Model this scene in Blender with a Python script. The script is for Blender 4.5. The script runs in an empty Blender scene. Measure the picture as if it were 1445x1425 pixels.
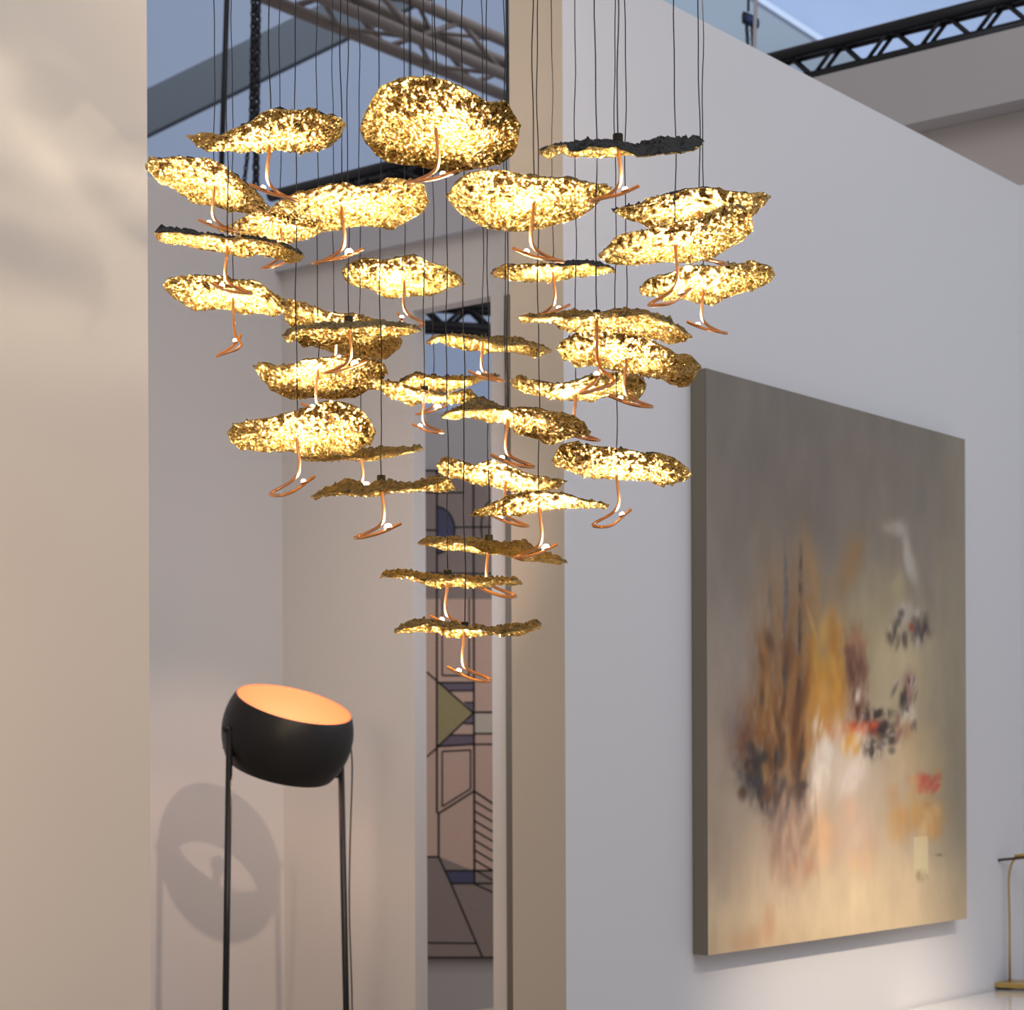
import bpy, bmesh, math, random
import numpy as np
from mathutils import Vector, Matrix
from mathutils.geometry import delaunay_2d_cdt

random.seed(7)
S = bpy.context.scene
COL = S.collection

# ------------------------------------------------------------------ camera frame
F_PX, CX, HY, EYE, ROLL = 2840.0, 722.5, 1075.0, 1.46, 0.0042
def P(u, v, Z):
    """point at depth Z (metres along the view) for picture measurement (u, v)"""
    dx, dy = u - CX, HY - v
    return Vector(((dx + ROLL * dy) / F_PX * Z, Z, EYE + (dy - ROLL * dx) / F_PX * Z))
def proj(p):
    X, Y, Zz = p[0], p[1], p[2] - EYE
    a, b = X * F_PX / Y, Zz * F_PX / Y
    return (CX + a - ROLL * b, HY - (b + ROLL * a))
DR = Vector((0.6227, 0.7825, 0.0))       # along the right-hand wall, away from the viewer
DL = Vector((-0.7825, 0.6227, 0.0))      # along the back wall, to the left and away
UP = Vector((0, 0, 1))

cam_d = bpy.data.cameras.new('camera'); cam = bpy.data.objects.new('camera', cam_d); COL.objects.link(cam)
cam_d.sensor_fit = 'HORIZONTAL'; cam_d.sensor_width = 36.0
cam_d.lens = 36.0 * F_PX / 1445.0
cam_d.shift_y = (HY - 712.5) / 1445.0
cam_d.clip_start = 0.05; cam_d.clip_end = 200
rt, upv, bk = Vector((1, 0, -ROLL)).normalized(), Vector((ROLL, 0, 1)).normalized(), Vector((0, -1, 0))
cam.matrix_world = Matrix((( rt.x, upv.x, bk.x, 0), (rt.y, upv.y, bk.y, 0), (rt.z, upv.z, bk.z, EYE), (0, 0, 0, 1)))
cam_d.dof.use_dof = True; cam_d.dof.focus_distance = 2.95; cam_d.dof.aperture_fstop = 11.0
S.camera = cam
S.view_settings.view_transform = 'Standard'
S.view_settings.look = 'None'
S.view_settings.exposure = 0.0
S.cycles.max_bounces = 8
S.cycles.sample_clamp_indirect = 4.0
S.cycles.caustics_reflective = False; S.cycles.blur_glossy = 5.0
S.cycles.caustics_refractive = False

# ------------------------------------------------------------------ helpers
def lin(c):
    out = []
    for x in c:
        x = x / 255.0
        out.append(x / 12.92 if x <= 0.04045 else ((x + 0.055) / 1.055) ** 2.4)
    return out
def mat(name, color, rough=0.6, metal=0.0, noise=0.0, nscale=20.0, bump=0.0, bscale=80.0, emit=None, estr=0.0, coat=0.0, spec=None):
    m = bpy.data.materials.new(name); m.use_nodes = True
    nt = m.node_tree; b = nt.nodes['Principled BSDF']
    b.inputs['Base Color'].default_value = (*color, 1); b.inputs['Roughness'].default_value = rough
    b.inputs['Metallic'].default_value = metal
    if spec is not None: b.inputs['Specular IOR Level'].default_value = spec
    if coat: b.inputs['Coat Weight'].default_value = coat; b.inputs['Coat Roughness'].default_value = 0.1
    tc = nt.nodes.new('ShaderNodeTexCoord')
    if noise:
        n = nt.nodes.new('ShaderNodeTexNoise'); n.inputs['Scale'].default_value = nscale; n.inputs['Detail'].default_value = 4
        nt.links.new(tc.outputs['Object'], n.inputs['Vector'])
        mx = nt.nodes.new('ShaderNodeMix'); mx.data_type = 'RGBA'
        mx.inputs[6].default_value = (*[c * (1 - noise) for c in color], 1)
        mx.inputs[7].default_value = (*[min(1, c * (1 + noise)) for c in color], 1)
        nt.links.new(n.outputs['Fac'], mx.inputs[0]); nt.links.new(mx.outputs[2], b.inputs['Base Color'])
    if bump:
        n2 = nt.nodes.new('ShaderNodeTexNoise'); n2.inputs['Scale'].default_value = bscale; n2.inputs['Detail'].default_value = 3
        nt.links.new(tc.outputs['Object'], n2.inputs['Vector'])
        bp = nt.nodes.new('ShaderNodeBump'); bp.inputs['Strength'].default_value = bump; bp.inputs['Distance'].default_value = 0.002
        nt.links.new(n2.outputs['Fac'], bp.inputs['Height']); nt.links.new(bp.outputs['Normal'], b.inputs['Normal'])
    if emit is not None:
        b.inputs['Emission Color'].default_value = (*emit, 1); b.inputs['Emission Strength'].default_value = estr
    return m
def hammered(name, color, rough, scale, strength, metal=1.0, dist=0.003):
    """beaten metal leaf: two layers of cells tilt the surface"""
    m = mat(name, color, rough, metal)
    nt = m.node_tree; b = nt.nodes['Principled BSDF']; tc = nt.nodes.new('ShaderNodeTexCoord')
    wob = nt.nodes.new('ShaderNodeTexNoise'); wob.inputs['Scale'].default_value = 60
    nt.links.new(tc.outputs['Object'], wob.inputs['Vector'])
    add = nt.nodes.new('ShaderNodeVectorMath'); add.operation = 'MULTIPLY_ADD'; add.inputs[1].default_value = (.012, .012, .012)
    nt.links.new(wob.outputs['Color'], add.inputs[0]); nt.links.new(tc.outputs['Object'], add.inputs[2])
    v = nt.nodes.new('ShaderNodeTexVoronoi'); v.inputs['Scale'].default_value = scale
    nt.links.new(add.outputs[0], v.inputs['Vector'])
    v2 = nt.nodes.new('ShaderNodeTexVoronoi'); v2.inputs['Scale'].default_value = scale * 2.3
    nt.links.new(add.outputs[0], v2.inputs['Vector'])
    sm = nt.nodes.new('ShaderNodeMath'); sm.operation = 'MULTIPLY_ADD'; sm.inputs[1].default_value = 0.35
    nt.links.new(v2.outputs['Distance'], sm.inputs[0]); nt.links.new(v.outputs['Distance'], sm.inputs[2])
    bp = nt.nodes.new('ShaderNodeBump'); bp.inputs['Strength'].default_value = strength; bp.inputs['Distance'].default_value = dist
    nt.links.new(sm.outputs[0], bp.inputs['Height']); nt.links.new(bp.outputs['Normal'], b.inputs['Normal'])
    cr = nt.nodes.new('ShaderNodeMix'); cr.data_type = 'RGBA'
    cr.inputs[6].default_value = (*[c * .62 for c in color], 1); cr.inputs[7].default_value = (*color, 1)
    sep = nt.nodes.new('ShaderNodeSeparateColor'); nt.links.new(v.outputs['Color'], sep.inputs[0])
    nt.links.new(sep.outputs[0], cr.inputs[0]); nt.links.new(cr.outputs[2], b.inputs['Base Color'])
    return m

def empty(name, loc, label=None, cat=None, group=None):
    o = bpy.data.objects.new(name, None); o.empty_display_size = 0.05; o.location = loc; COL.objects.link(o)
    if label: tag(o, label, cat, group)
    return o
def tag(o, label, cat, group=None):
    o['label'] = label; o['category'] = cat
    if group: o['group'] = group
    return o
WLOC = {}
def wloc(o): return Vector(WLOC.get(o.name, o.location))
class MB:
    """collects vertices and faces in world space; build() links ONE mesh object with its origin at the parent"""
    def __init__(s): s.v = []; s.f = []; s.mi = []
    def add(s, vs, fs, mi=0):
        n = len(s.v); s.v += [Vector(v) for v in vs]; s.f += [tuple(i + n for i in f) for f in fs]; s.mi += [mi] * len(fs); return s
    def quad(s, a, b, c, d, mi=0): return s.add([a, b, c, d], [(0, 1, 2, 3)], mi)
    def obox(s, o, ax, ay, az, mi=0):
        """box from corner o along three edge vectors"""
        o = Vector(o); V = [o, o + ax, o + ax + ay, o + ay, o + az, o + ax + az, o + ax + ay + az, o + ay + az]
        return s.add(V, [(0, 3, 2, 1), (4, 5, 6, 7), (0, 1, 5, 4), (1, 2, 6, 5), (2, 3, 7, 6), (3, 0, 4, 7)], mi)
    def tube(s, pts, r, n=8, mi=0, flat=None):
        pts = [Vector(p) for p in pts]; k = len(pts); rs = r if isinstance(r, (list, tuple)) else [r] * k
        t0 = (pts[1] - pts[0]).normalized(); nrm = t0.orthogonal().normalized(); V = []; Fc = []
        for i, p in enumerate(pts):
            t = (pts[min(i + 1, k - 1)] - pts[max(i - 1, 0)]).normalized()
            nrm = (nrm - t * nrm.dot(t)); nrm = nrm.normalized() if nrm.length > 1e-6 else t.orthogonal().normalized()
            bn = t.cross(nrm)
            for j in range(n):
                a = 2 * math.pi * j / n
                V.append(p + (nrm * math.cos(a) + bn * math.sin(a)) * rs[i])
        for i in range(k - 1):
            for j in range(n):
                Fc.append((i * n + j, i * n + (j + 1) % n, (i + 1) * n + (j + 1) % n, (i + 1) * n + j))
        Fc.append(tuple(reversed(range(n)))); Fc.append(tuple((k - 1) * n + j for j in range(n)))
        return s.add(V, Fc, mi)
    def lathe(s, c, axis, prof, n=48, mi=0, closed=False):
        """prof: list of (radius, height along axis)"""
        axis = Vector(axis).normalized(); e1 = axis.orthogonal().normalized(); e2 = axis.cross(e1); c = Vector(c); V = []; Fc = []
        for r, h in prof:
            for j in range(n):
                a = 2 * math.pi * j / n
                V.append(c + axis * h + (e1 * math.cos(a) + e2 * math.sin(a)) * r)
        k = len(prof)
        for i in range(k - 1 if not closed else k):
            i2 = (i + 1) % k
            for j in range(n):
                Fc.append((i * n + j, i * n + (j + 1) % n, i2 * n + (j + 1) % n, i2 * n + j))
        return s.add(V, Fc, mi)
    def disc(s, c, axis, r, n=24, mi=0):
        axis = Vector(axis).normalized(); e1 = axis.orthogonal().normalized(); e2 = axis.cross(e1); c = Vector(c)
        return s.add([c + (e1 * math.cos(2 * math.pi * j / n) + e2 * math.sin(2 * math.pi * j / n)) * r for j in range(n)], [tuple(range(n))], mi)
    def build(s, name, mats, parent=None, smooth=False, bevel=0.0, origin=None):
        me = bpy.data.meshes.new(name)
        pw = wloc(parent) if parent else Vector((0, 0, 0))
        if origin is None: origin = pw if parent else (sum(s.v, Vector()) / len(s.v))
        me.from_pydata([tuple(v - origin) for v in s.v], [], s.f)
        mats = mats if isinstance(mats, (list, tuple)) else [mats]
        for m in mats: me.materials.append(m)
        for p, mi in zip(me.polygons, s.mi): p.material_index = mi; p.use_smooth = smooth
        me.update()
        o = bpy.data.objects.new(name, me); COL.objects.link(o)
        if parent: o.parent = parent; o.location = origin - pw
        else: o.location = origin
        WLOC[o.name] = tuple(origin)
        if bevel:
            md = o.modifiers.new('bevel', 'BEVEL'); md.width = bevel; md.segments = 2; md.limit_method = 'ANGLE'
        return o
def fixnormals(o):
    bm = bmesh.new(); bm.from_mesh(o.data); bmesh.ops.recalc_face_normals(bm, faces=bm.faces); bm.to_mesh(o.data); bm.free(); return o
def struct(o): o['kind'] = 'structure'; return o
def catmull(pts, n=6):
    pts = [Vector(p) for p in pts]; out = []
    for i in range(len(pts) - 1):
        p0, p1, p2, p3 = pts[max(i - 1, 0)], pts[i], pts[i + 1], pts[min(i + 2, len(pts) - 1)]
        for k in range(n):
            t = k / n
            out.append(0.5 * ((2 * p1) + (p2 - p0) * t + (2 * p0 - 5 * p1 + 4 * p2 - p3) * t * t + (3 * p1 - p0 - 3 * p2 + p3) * t ** 3))
    out.append(pts[-1]); return out
def light(name, kind, loc, power, color, parent=None, **kw):
    l = bpy.data.lights.new(name, kind); l.energy = power; l.color = color
    for k, v in kw.items():
        if k not in ('target',): setattr(l, k, v)
    o = bpy.data.objects.new(name, l); COL.objects.link(o); o.location = loc
    if 'target' in kw:
        o.rotation_euler = (Vector(kw['target']) - Vector(loc)).to_track_quat('-Z', 'Y').to_euler()
    if parent:
        o.parent = parent; o.location = Vector(loc) - wloc(parent)
    return o

# ------------------------------------------------------------------ materials
M_white = mat('white wall paint', (.80, .70, .59), .75, bump=.08, bscale=160)
M_right = mat('white booth wall paint', (.74, .73, .735), .7, bump=.05, bscale=160)
M_column = mat('warm lit wall end white', (.60, .51, .40), .75, bump=.05, bscale=160)  # warm light on the wall end put into the colour; plinth reuses it
M_back = mat('greige wall paint', (.66, .61, .56), .75, bump=.05, bscale=120)
M_backtop = mat('grey bulkhead paint', (.50, .485, .50), .75, bump=.05, bscale=120)
M_jamb = mat('cool lit jamb white', (.74, .77, .86), .6)  # bluish tint stands in for cool light on the jamb
M_darkbrown = mat('brown gap shade and plinth', (.16, .135, .11), .5)  # brown for the shaded gap strip and the sideboard's plinth
M_far = mat('hall wall blue grey', (.40, .49, .66), .8, noise=.08, nscale=.25)
M_farlight = mat('hall ceiling pale blue', (.34, .44, .64), .7, noise=.3, nscale=.5)
M_beam = mat('hall beam grey', (.060, .073, .092), .7)
M_pane = mat('neighbour booth grey', (.47, .435, .42), .75)
M_panewarm = mat('neighbour booth warm lit grey', (.50, .44, .39), .75)  # booth grey with the recess's warm light mixed into the colour
M_floor = mat('light booth floor', (.55, .50, .45), .5, noise=.1, nscale=4)
M_truss = mat('black truss aluminium', (.012, .013, .016), .45, .3)
M_brown = mat('grey brown truss steel', (.22, .185, .17), .6, .2)
M_chain = mat('dark hoist chain', (.03, .03, .035), .5, .5)
M_blueplastic = mat('blue hoist casing', (.02, .04, .18), .5)
M_gold = hammered('gold leaf underside', (1.0, .67, .21), .26, 165, 1.0, dist=.009)
M_top = hammered('dark bronze leaf top', (.20, .145, .055), .5, 130, .8, metal=.7)
M_topdark = hammered('unlit leaf top', (.020, .019, .018), .65, 120, .9, metal=.3)  # darker copy of the leaf top for upper discs, unlit from above
M_copper = mat('brushed copper tube', (.86, .43, .20), .3, 1.0)
M_wire = mat('black suspension wire', (.02, .02, .022), .6)
M_mount = mat('dark brass fitting', (.05, .042, .03), .4, .8)
M_led = mat('lit led lens', (1, .9, .7), .3, emit=(1.0, .80, .52), estr=90)
# ------------------------------------------------------------------ room shell
WALL_TOP = 3.28
W0 = Vector((0.1193, 4.5, 0))                       # near corner of the right wall (thickness face starts here)
def wallpt(px):                                      # point on the right wall's face seen at picture column px
    k = (px - CX) / F_PX
    t = (k * W0.y - W0.x) / (DR.x - k * DR.y)
    return W0 + DR * t, t
T_END = wallpt(1441.5)[1]
th = 0.152
mb = MB(); o_ = W0.copy()
mb.obox(o_, DR * T_END, DL * th, UP * WALL_TOP)
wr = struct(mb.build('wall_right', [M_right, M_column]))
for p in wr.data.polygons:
    if p.normal.dot(-DR) > .9: p.material_index = 1   # the wall's end face, warm light put into its colour
# end wall at the far end of the right wall, running towards the right
Pe = W0 + DR * T_END
struct(MB().obox(Pe + DL * th, -DL * 2.2, DR * .12, UP * WALL_TOP).build('wall_end', M_right))
# back wall with the passage
B0 = Vector(((585 - CX) / F_PX * 6.0, 6.0, 0))
def backpt(px, off=0.0):
    o = B0 + DR * off; k = (px - CX) / F_PX
    t = (k * o.y - o.x) / (DL.x - k * DL.y)
    return o + DL * t, t
bt = 0.055
backpt0_t400 = backpt(400)[1]
tL = backpt0_t400
A_Z = EYE + (HY - 345) * 6.0 / F_PX                  # lower edge of the grey bulkhead
DOOR_Z = EYE + (HY - 440) * 6.02 / F_PX
tR = backpt(722)[1] - .25
tJ = backpt(695)[1]
mb = MB()
mb.obox(B0, DL * tL, DR * bt, UP * A_Z)                                     # left of the passage
mb.obox(B0 + DL * tR + UP * DOOR_Z, DL * (-tR), DR * bt, UP * (A_Z - DOOR_Z))   # over the passage
mb.obox(B0 + DL * tR, DL * (tJ - tR), DR * bt, UP * DOOR_Z)                  # right of the passage
wb = struct(mb.build('wall_back', [M_back, M_jamb]))
for p in wb.data.polygons:
    c = wb.matrix_world @ p.center + wb.location if False else p.center + wb.location
    if p.normal.dot(-DL) > .9 and (c - B0).dot(DL) > -.01 and c.z < A_Z: p.material_index = 1
BULK_TOP = EYE + (HY - 303) * backpt(400)[0].y / F_PX
struct(MB().obox(B0 + DL * tR - DR * .03 + UP * A_Z, DL * (tL - tR), DR * (.03 + bt), UP * (BULK_TOP - A_Z)).build('trim_bulkhead', M_backtop))
q0 = backpt(714, -.03)[0]; q1 = backpt(724, -.03)[0]
struct(MB().obox(q1 - DL * .05, DL * ((q0 - q1).length + .05), DR * .028, UP * (EYE + (HY - 423) * 5.8 / F_PX)).build('trim_gap_shade', M_darkbrown))  # dark strip stands in for the shadow in the gap beside the column
# left wall edge, close to the viewer
Lz = 3.9
Lc = Vector(((211.5 - CX) / F_PX * Lz, Lz, 0))
struct(MB().obox(Lc, -DR * 1.6, DL * .15, UP * WALL_TOP).build('wall_left', M_white))
# rear left wall behind the floor lamp, meeting the back wall in a corner
Cn = backpt(400)[0]
struct(MB().obox(Cn, -DR * 2.6, DL * .1, UP * BULK_TOP).build('wall_left_rear', M_back))
# wall carrying the rug, seen through the passage
RZ = 9.0
rw = MB().obox(Vector((-1.6, RZ + .02 , 0)), Vector((2.6, 0, 0)), Vector((0, .12, 0)), UP * (EYE + (HY - 580) * RZ / F_PX))
struct(rw.build('wall_passage', M_pane))
struct(MB().obox(Vector((-6, -1.5, -.1)), Vector((13, 0, 0)), Vector((0, 26, 0)), UP * .1).build('floor', M_floor))
# low plinth beyond the passage: its top corner shows at the foot of the opening
c0 = P(676, 1424.6, 7.4); zt = c0.z
plinth = empty('display_plinth', (c0.x + .2, c0.y + .2, 0), 'low beige display plinth at the foot of the passage, below the rug', 'plinth')
MB().obox(Vector((c0.x, c0.y, 0)) - DR * .9, DR * 1.5, -DL * .35, UP * (zt - .03)).build('plinth_body', M_column, plinth)
MB().obox(Vector((c0.x, c0.y, zt - .03)) - DR * .9, DR * 1.5, -DL * .36, UP * .03).build('plinth_top', M_column, plinth, bevel=.003)
# hall: far wall, roof beam, pale ceiling, neighbour booth on the right
struct(MB().quad(Vector((-14, 24, -2)), Vector((14, 24, -2)), Vector((14, 24, 14)), Vector((-14, 24, 14))).build('wall_hall', M_far))
def bar(a, b, w, h):
    d = (b - a); n = d.normalized(); sx = n.cross(UP).normalized()
    if sx.length < .1: sx = Vector((1, 0, 0))
    sy = sx.cross(n).normalized()
    return a - sx * w / 2 - sy * h / 2, d, sx * w, sy * h
# sloping roof beam: an inclined box across the hall
bz = 18.0
a = P(-400, 456, bz); b = P(1000, -225, bz)
struct(MB().obox(*bar(a, b, .1, 58 * bz / F_PX)).build('trim_roofbeam', M_beam))
# pale ceiling panel at upper right with a lighter edge
cz = 19.0
pts = [P(1040, -30, cz), P(1165, 62, cz), P(1300, 120, cz), P(1500, 120, cz), P(1500, -60, cz), P(1040, -60, cz)]
struct(MB().add(pts, [tuple(range(6))]).build('ceiling', M_farlight))
struct(MB().obox(*bar(P(1035, -22, cz - .2), P(1180, 72, cz - .2), .1, .05)).build('trim_ceiling', mat('pale edge strip', (.50, .60, .78), .6)))
struct(MB().quad(P(930, -60, 22), P(1240, -60, 22), P(1240, 140, 22), P(930, 140, 22)).build('wall_hallside', mat('hall side grey', (.40, .50, .60), .8)))
# neighbour bulkhead (right) along DL
pz = 7.5
p0 = Vector(((1275 - CX) / F_PX * pz, pz, 0))
def panelpt(px, off=0.0):
    o = p0 + DR * off; k = (px - CX) / F_PX
    t = (k * o.y - o.x) / (DL.x - k * DL.y); return o + DL * t
ptop = EYE + (HY - 81.5) * pz / F_PX
pbot = EYE + (HY - 180) * pz / F_PX
pl = panelpt(1135); pr = panelpt(1520)
struct(MB().obox(Vector((pr.x, pr.y, pbot)), pl - pr, DR * .14, UP * (ptop - pbot)).build('trim_overhang', M_pane))
struct(MB().obox(Vector((pr.x, pr.y, 0)) + DR * .12, pl - pr, DR * .15, UP * (pbot - .001)).build('wall_neighbour_right', M_panewarm))

light('hall_fill', 'AREA', (0, 14.5, 9.8), 430, (.82, .9, 1.0), shape='RECTANGLE', size=14, size_y=3, target=(0, 24, 6.5))  # added area light out of view, brightens the far hall
# ------------------------------------------------------------------ trusses
def truss(name, label, a, b, hgt, dep, r, rb, bays, m, sidevec, lace=1):
    """four-chord lattice girder from a to b (line of the front top chord)"""
    root = empty(name, a, label, 'truss')
    d = b - a
    L = [a, a - UP * hgt, a + sidevec * dep, a + sidevec * dep - UP * hgt]
    for p in L: MB().tube([p, p + d], r, 10).build('chord', m, root, smooth=True)
    for off in (Vector(), sidevec * dep):
        for i in range(bays):
            s0 = a + off + d * (i / bays); s1 = a + off + d * ((i + 1) / bays)
            if i % 2 == 0: q = (s0 - UP * hgt, s1)
            else: q = (s0, s1 - UP * hgt)
            MB().tube(q, rb, 8).build('brace', m, root, smooth=True)
    for off in (Vector(), -UP * hgt):
        for i in range(0, bays, lace):
            s0 = a + off + d * (i / bays); s1 = a + off + d * ((i + 1) / bays)
            q = (s0, s1 + sidevec * dep) if i % 2 == 0 else (s0 + sidevec * dep, s1)
            MB().tube(q, rb * .8, 8).build('cross_brace', m, root, smooth=True)
    return root
# right: stands on the neighbour bulkhead
rz = lambda px: panelpt(px, .05)
a = rz(1080); b = rz(1500); zt_ = ptop + .134
truss('lighting_truss', 'black lattice truss lying along the top of the grey bulkhead above the painting wall', Vector((a.x, a.y, zt_)), Vector((b.x, b.y, zt_)),   .113, .045, .0235, .008, 11, M_truss, DR, 3)
# left: rests on the back wall's bulkhead
a = backpt(385, .6)[0]; b = backpt(720, .6)[0]; zc = EYE + (HY - 247) * backpt(500, .6)[0].y / F_PX
tb_ = truss('lighting_truss', 'black lattice truss behind the top of the grey back wall', Vector((a.x, a.y, zc)), Vector((b.x, b.y, zc)), .085, .1, .02, .009, 9, M_truss, DR)
MB().tube([Vector((b.x, b.y, zc)), Vector((b.x, b.y, zc + 3))], .006, 6).build('hanger_cable', M_truss, tb_)
# seen through the passage
a = P(560, 424, 9.6); b = P(760, 436, 9.6)
pt = truss('lighting_truss', 'blurred black lattice truss seen through the passage above the hanging rug', a, b, .105, .12, .022, .010, 6, M_truss, Vector((0, 1, 0)))
for q in (.1, .9):
    MB().tube([a + (b - a) * q + UP * .02, a + (b - a) * q + UP * 2.6], .006, 6).build('hanger_cable', M_truss, pt)
# brown roof truss
a = P(300, -125, 13.0); d_ = DR * 7.0
truss('roof_truss', 'grey brown steel roof truss sloping across the upper hall behind the cables', a - DR * 2.0, a + d_, .26, .3, .045, .022, 18, M_brown, DL)

# ------------------------------------------------------------------ rigging
rod = empty('rigging_pole', P(314, 230, 7.6), 'straight black pole hanging beside the hoist chain at upper left', 'pole')
MB().tube([P(322, -60, 7.6), P(311, 285, 7.6)], .0105, 10).build('pole_tube', M_truss, rod, smooth=True)
MB().tube([P(311.4, 268, 7.6), P(310.9, 292, 7.6)], .016, 10).build('hanger_sleeve', M_truss, rod, smooth=True)
ch = empty('hoist_chain', P(361, 235, 7.9), 'thick dark hoist chain hanging at upper left beside the black pole', 'chain')
def chain(parent, a, b, r, wire, name='chain_run'):
    mb = MB(); L = (b - a).length; n = int(L / (r * 2.6)); d = (b - a).normalized()
    e1 = d.orthogonal().normalized(); e2 = d.cross(e1)
    for i in range(n):
        c = a + d * (i + .5) * L / n; e = e1 if i % 2 else e2; pts = []
        for k in range(9):
            t = 2 * math.pi * k / 8
            pts.append(c + d * math.sin(t) * r * 1.9 + e * math.cos(t) * r)
        mb.tube(pts, wire, 5)
    return mb.build(name, M_chain, parent, smooth=True)
chain(ch, P(364, -60, 7.9), P(361, 265, 7.9), .012, .007)
chain(ch, P(358.5, -60, 7.92), P(354, 210, 7.92), .009, .005)
chain(ch, P(350, 212, 7.9), P(344, 262, 7.9), .007, .004, 'loose_chain_end')
ho = empty('chain_hoist', P(1060, 35, 9.0), 'small blue chain hoist with chain hanging above the right wall top', 'hoist')
MB().obox(P(1048, 14, 9.0), Vector((.05, 0, -.02)), Vector((0, .05, 0)), UP * -.045).build('hoist_body', M_chain, ho, bevel=.008)
MB().obox(P(1053, 18, 8.98), Vector((.06, 0, -.025)), Vector((0, .05, 0)), UP * -.035).build('blue_casing', M_blueplastic, ho, bevel=.008)
chain(ho, P(1053, 28, 9.0), P(1056, 75, 9.0), .007, .004)
chain(ho, P(1061, 28, 9.0), P(1063, 75, 9.0), .007, .004)
MB().tube(catmull([P(1068, -40, 8.6), P(1066, 20, 8.6), P(1064, 85, 8.6)]), .008, 8).build('power_cord', mat('pale grey flex', (.5, .48, .5), .5), ho, smooth=True)
MB().tube([P(1056, 16, 9.02), P(1056, -60, 9.02)], .006, 8).build('hanging_hook', M_chain, ho)
MB().tube([P(364, -60, 7.9), P(364, -75, 7.9)], .016, 8).build('hanging_shackle', M_chain, ch)
# id: cable px, stem-top px v, N near rim, F far rim, (M mid ridge or None), hook angle, stem length factor
D = {}
def d(i, cu, N, F, M=None, kv=None, phi=0, w=None, sl=1.0, z=None):
    D[i] = dict(cu=cu, N=N, F=F, M=M, kv=kv, phi=phi, w=w, sl=sl, z=z)
d(1,381,[(265,192),(288,187),(306,191),(325,189),(346,177),(373,161),(397,152),(425,156),(439,154),(460,162),(479,162),(487,176)],
  [(265,192),(268,197),(281,206),(294,213),(319,212),(360,214),(366,217),(387,212),(437,215),(464,209),(479,196),(487,176)],kv=203,phi=5)
d(2,615,[(508,185),(514,158),(530,129),(551,115),(573,111),(600,110),(623,114),(646,119),(667,135),(684,145),(696,142),(715,146),(727,162),(734,179)],
  [(508,185),(515,200),(530,219),(551,229),(580,234),(598,236),(615,243),(631,248),(652,245),(677,240),(704,235),(722,221),(732,200),(734,179)],kv=178,phi=200)
d(3,872,[(760,215),(777,207),(797,207),(802,212),(822,211),(840,207.5),(870,208.5),(887,216),(904,222),(919,221),(932,215),(954,218.5),(967,217),(989,207),(993,200)],
  [(760,215),(772,222),(785,217),(800,217),(825,220),(860,223),(875,219),(889,217),(904,215),(932,206),(954,205),(979,202),(993,200)],
  M=[(760,215),(777,213),(797,206),(827,201),(845,202),(870,203),(880,204),(900,208.5),(914,205),(929,198),(954,197),(979,195),(993,200)],phi=180)
d(4,303,[(205,233),(210,225),(221,222),(238,221),(252,222),(269,220),(287,223),(300,227),(315,233),(325,241),(339,250),(354,263),(366,275),(378,290),(385,298)],
  [(205,233),(209,244),(217,251),(227,260),(252,270),(273,287),(283,291),(302,289),(323,299),(340,297),(350,301),(362,299),(377,302),(385,298)],kv=262,phi=0,w=190)
d(5,482,[(378,300),(395,284),(410,277),(420,271),(450,266),(470,260),(489,257),(505,262),(519,261),(536,260),(544,251),(559,255),(571,254),(592,256),(602,270),(605,285)],
  [(378,300),(400,312),(440,322),(480,327),(501,321),(519,317),(534,319),(557,322),(573,313),(588,306),(597,299),(605,285)],kv=290,phi=188)
d(6,396,[(308,324),(325,318),(340,308),(354,302),(370,297),(396,294),(440,300),(470,318)],
  [(308,324),(330,331),(360,338),(397,345),(418,340),(449,333),(470,318)],kv=320,phi=200,w=175)
d(7,753,[(631,277),(642,258),(658,245),(677,240),(700,239),(719,241),(729,246),(745,248),(762,250),(790,252),(807,248),(825,257),(840,260),(858,260),(863,266)],
  [(631,277),(636,288),(642,294),(663,312),(688,322),(713,328),(750,323),(770,319),(790,313),(815,309),(832,297),(850,282),(863,266)],kv=287,phi=-12)
d(8,987,[(865,296),(880,292),(900,291),(905,286),(914,279),(934,274),(964,267),(999,264),(1017,268),(1039,273),(1071,272),(1082,275),(1086,280)],
  [(865,296),(867,300),(885,307),(902,313),(919,320),(952,321),(985,323),(1020,318),(1048,312),(1064,307),(1068,297),(1081,288),(1086,280)],kv=297,phi=0)
d(9,953,[(846,361),(855,349),(870,334),(890,329),(919,322),(952,317),(989,309),(1009,294),(1031,288),(1049,292),(1061,309),(1063,320)],
  [(846,361),(850,368),(870,374),(895,373),(929,369),(952,369),(977,370),(1004,364),(1024,353),(1039,344),(1059,331),(1063,320)],kv=347,phi=205)
d(10,321,[(218,328),(231,327),(252,330),(273,332),(300,334),(319,334),(344,336),(368,340),(398,348),(418,357),(428,361)],
  [(218,328),(221,337),(238,344),(258,345),(271,351),(294,352),(319,359),(350,364),(366,361),(387,366),(408,371),(422,371),(428,361)],
  M=[(218,328),(225,322),(252,326),(279,331),(306,335),(321,339),(344,338),(368,339),(398,346),(418,354),(428,361)],phi=-20)
d(11,571,[(482,382),(492,371),(509,367),(536,366),(558,365),(571,362),(588,361),(600,366),(615,374),(633,379),(650,391),(655,399)],
  [(482,382),(486,394),(496,402),(517,407),(538,416),(552,420),(577,419),(608,418),(625,412),(637,402),(650,403),(655,399)],kv=394,phi=-52)
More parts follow.
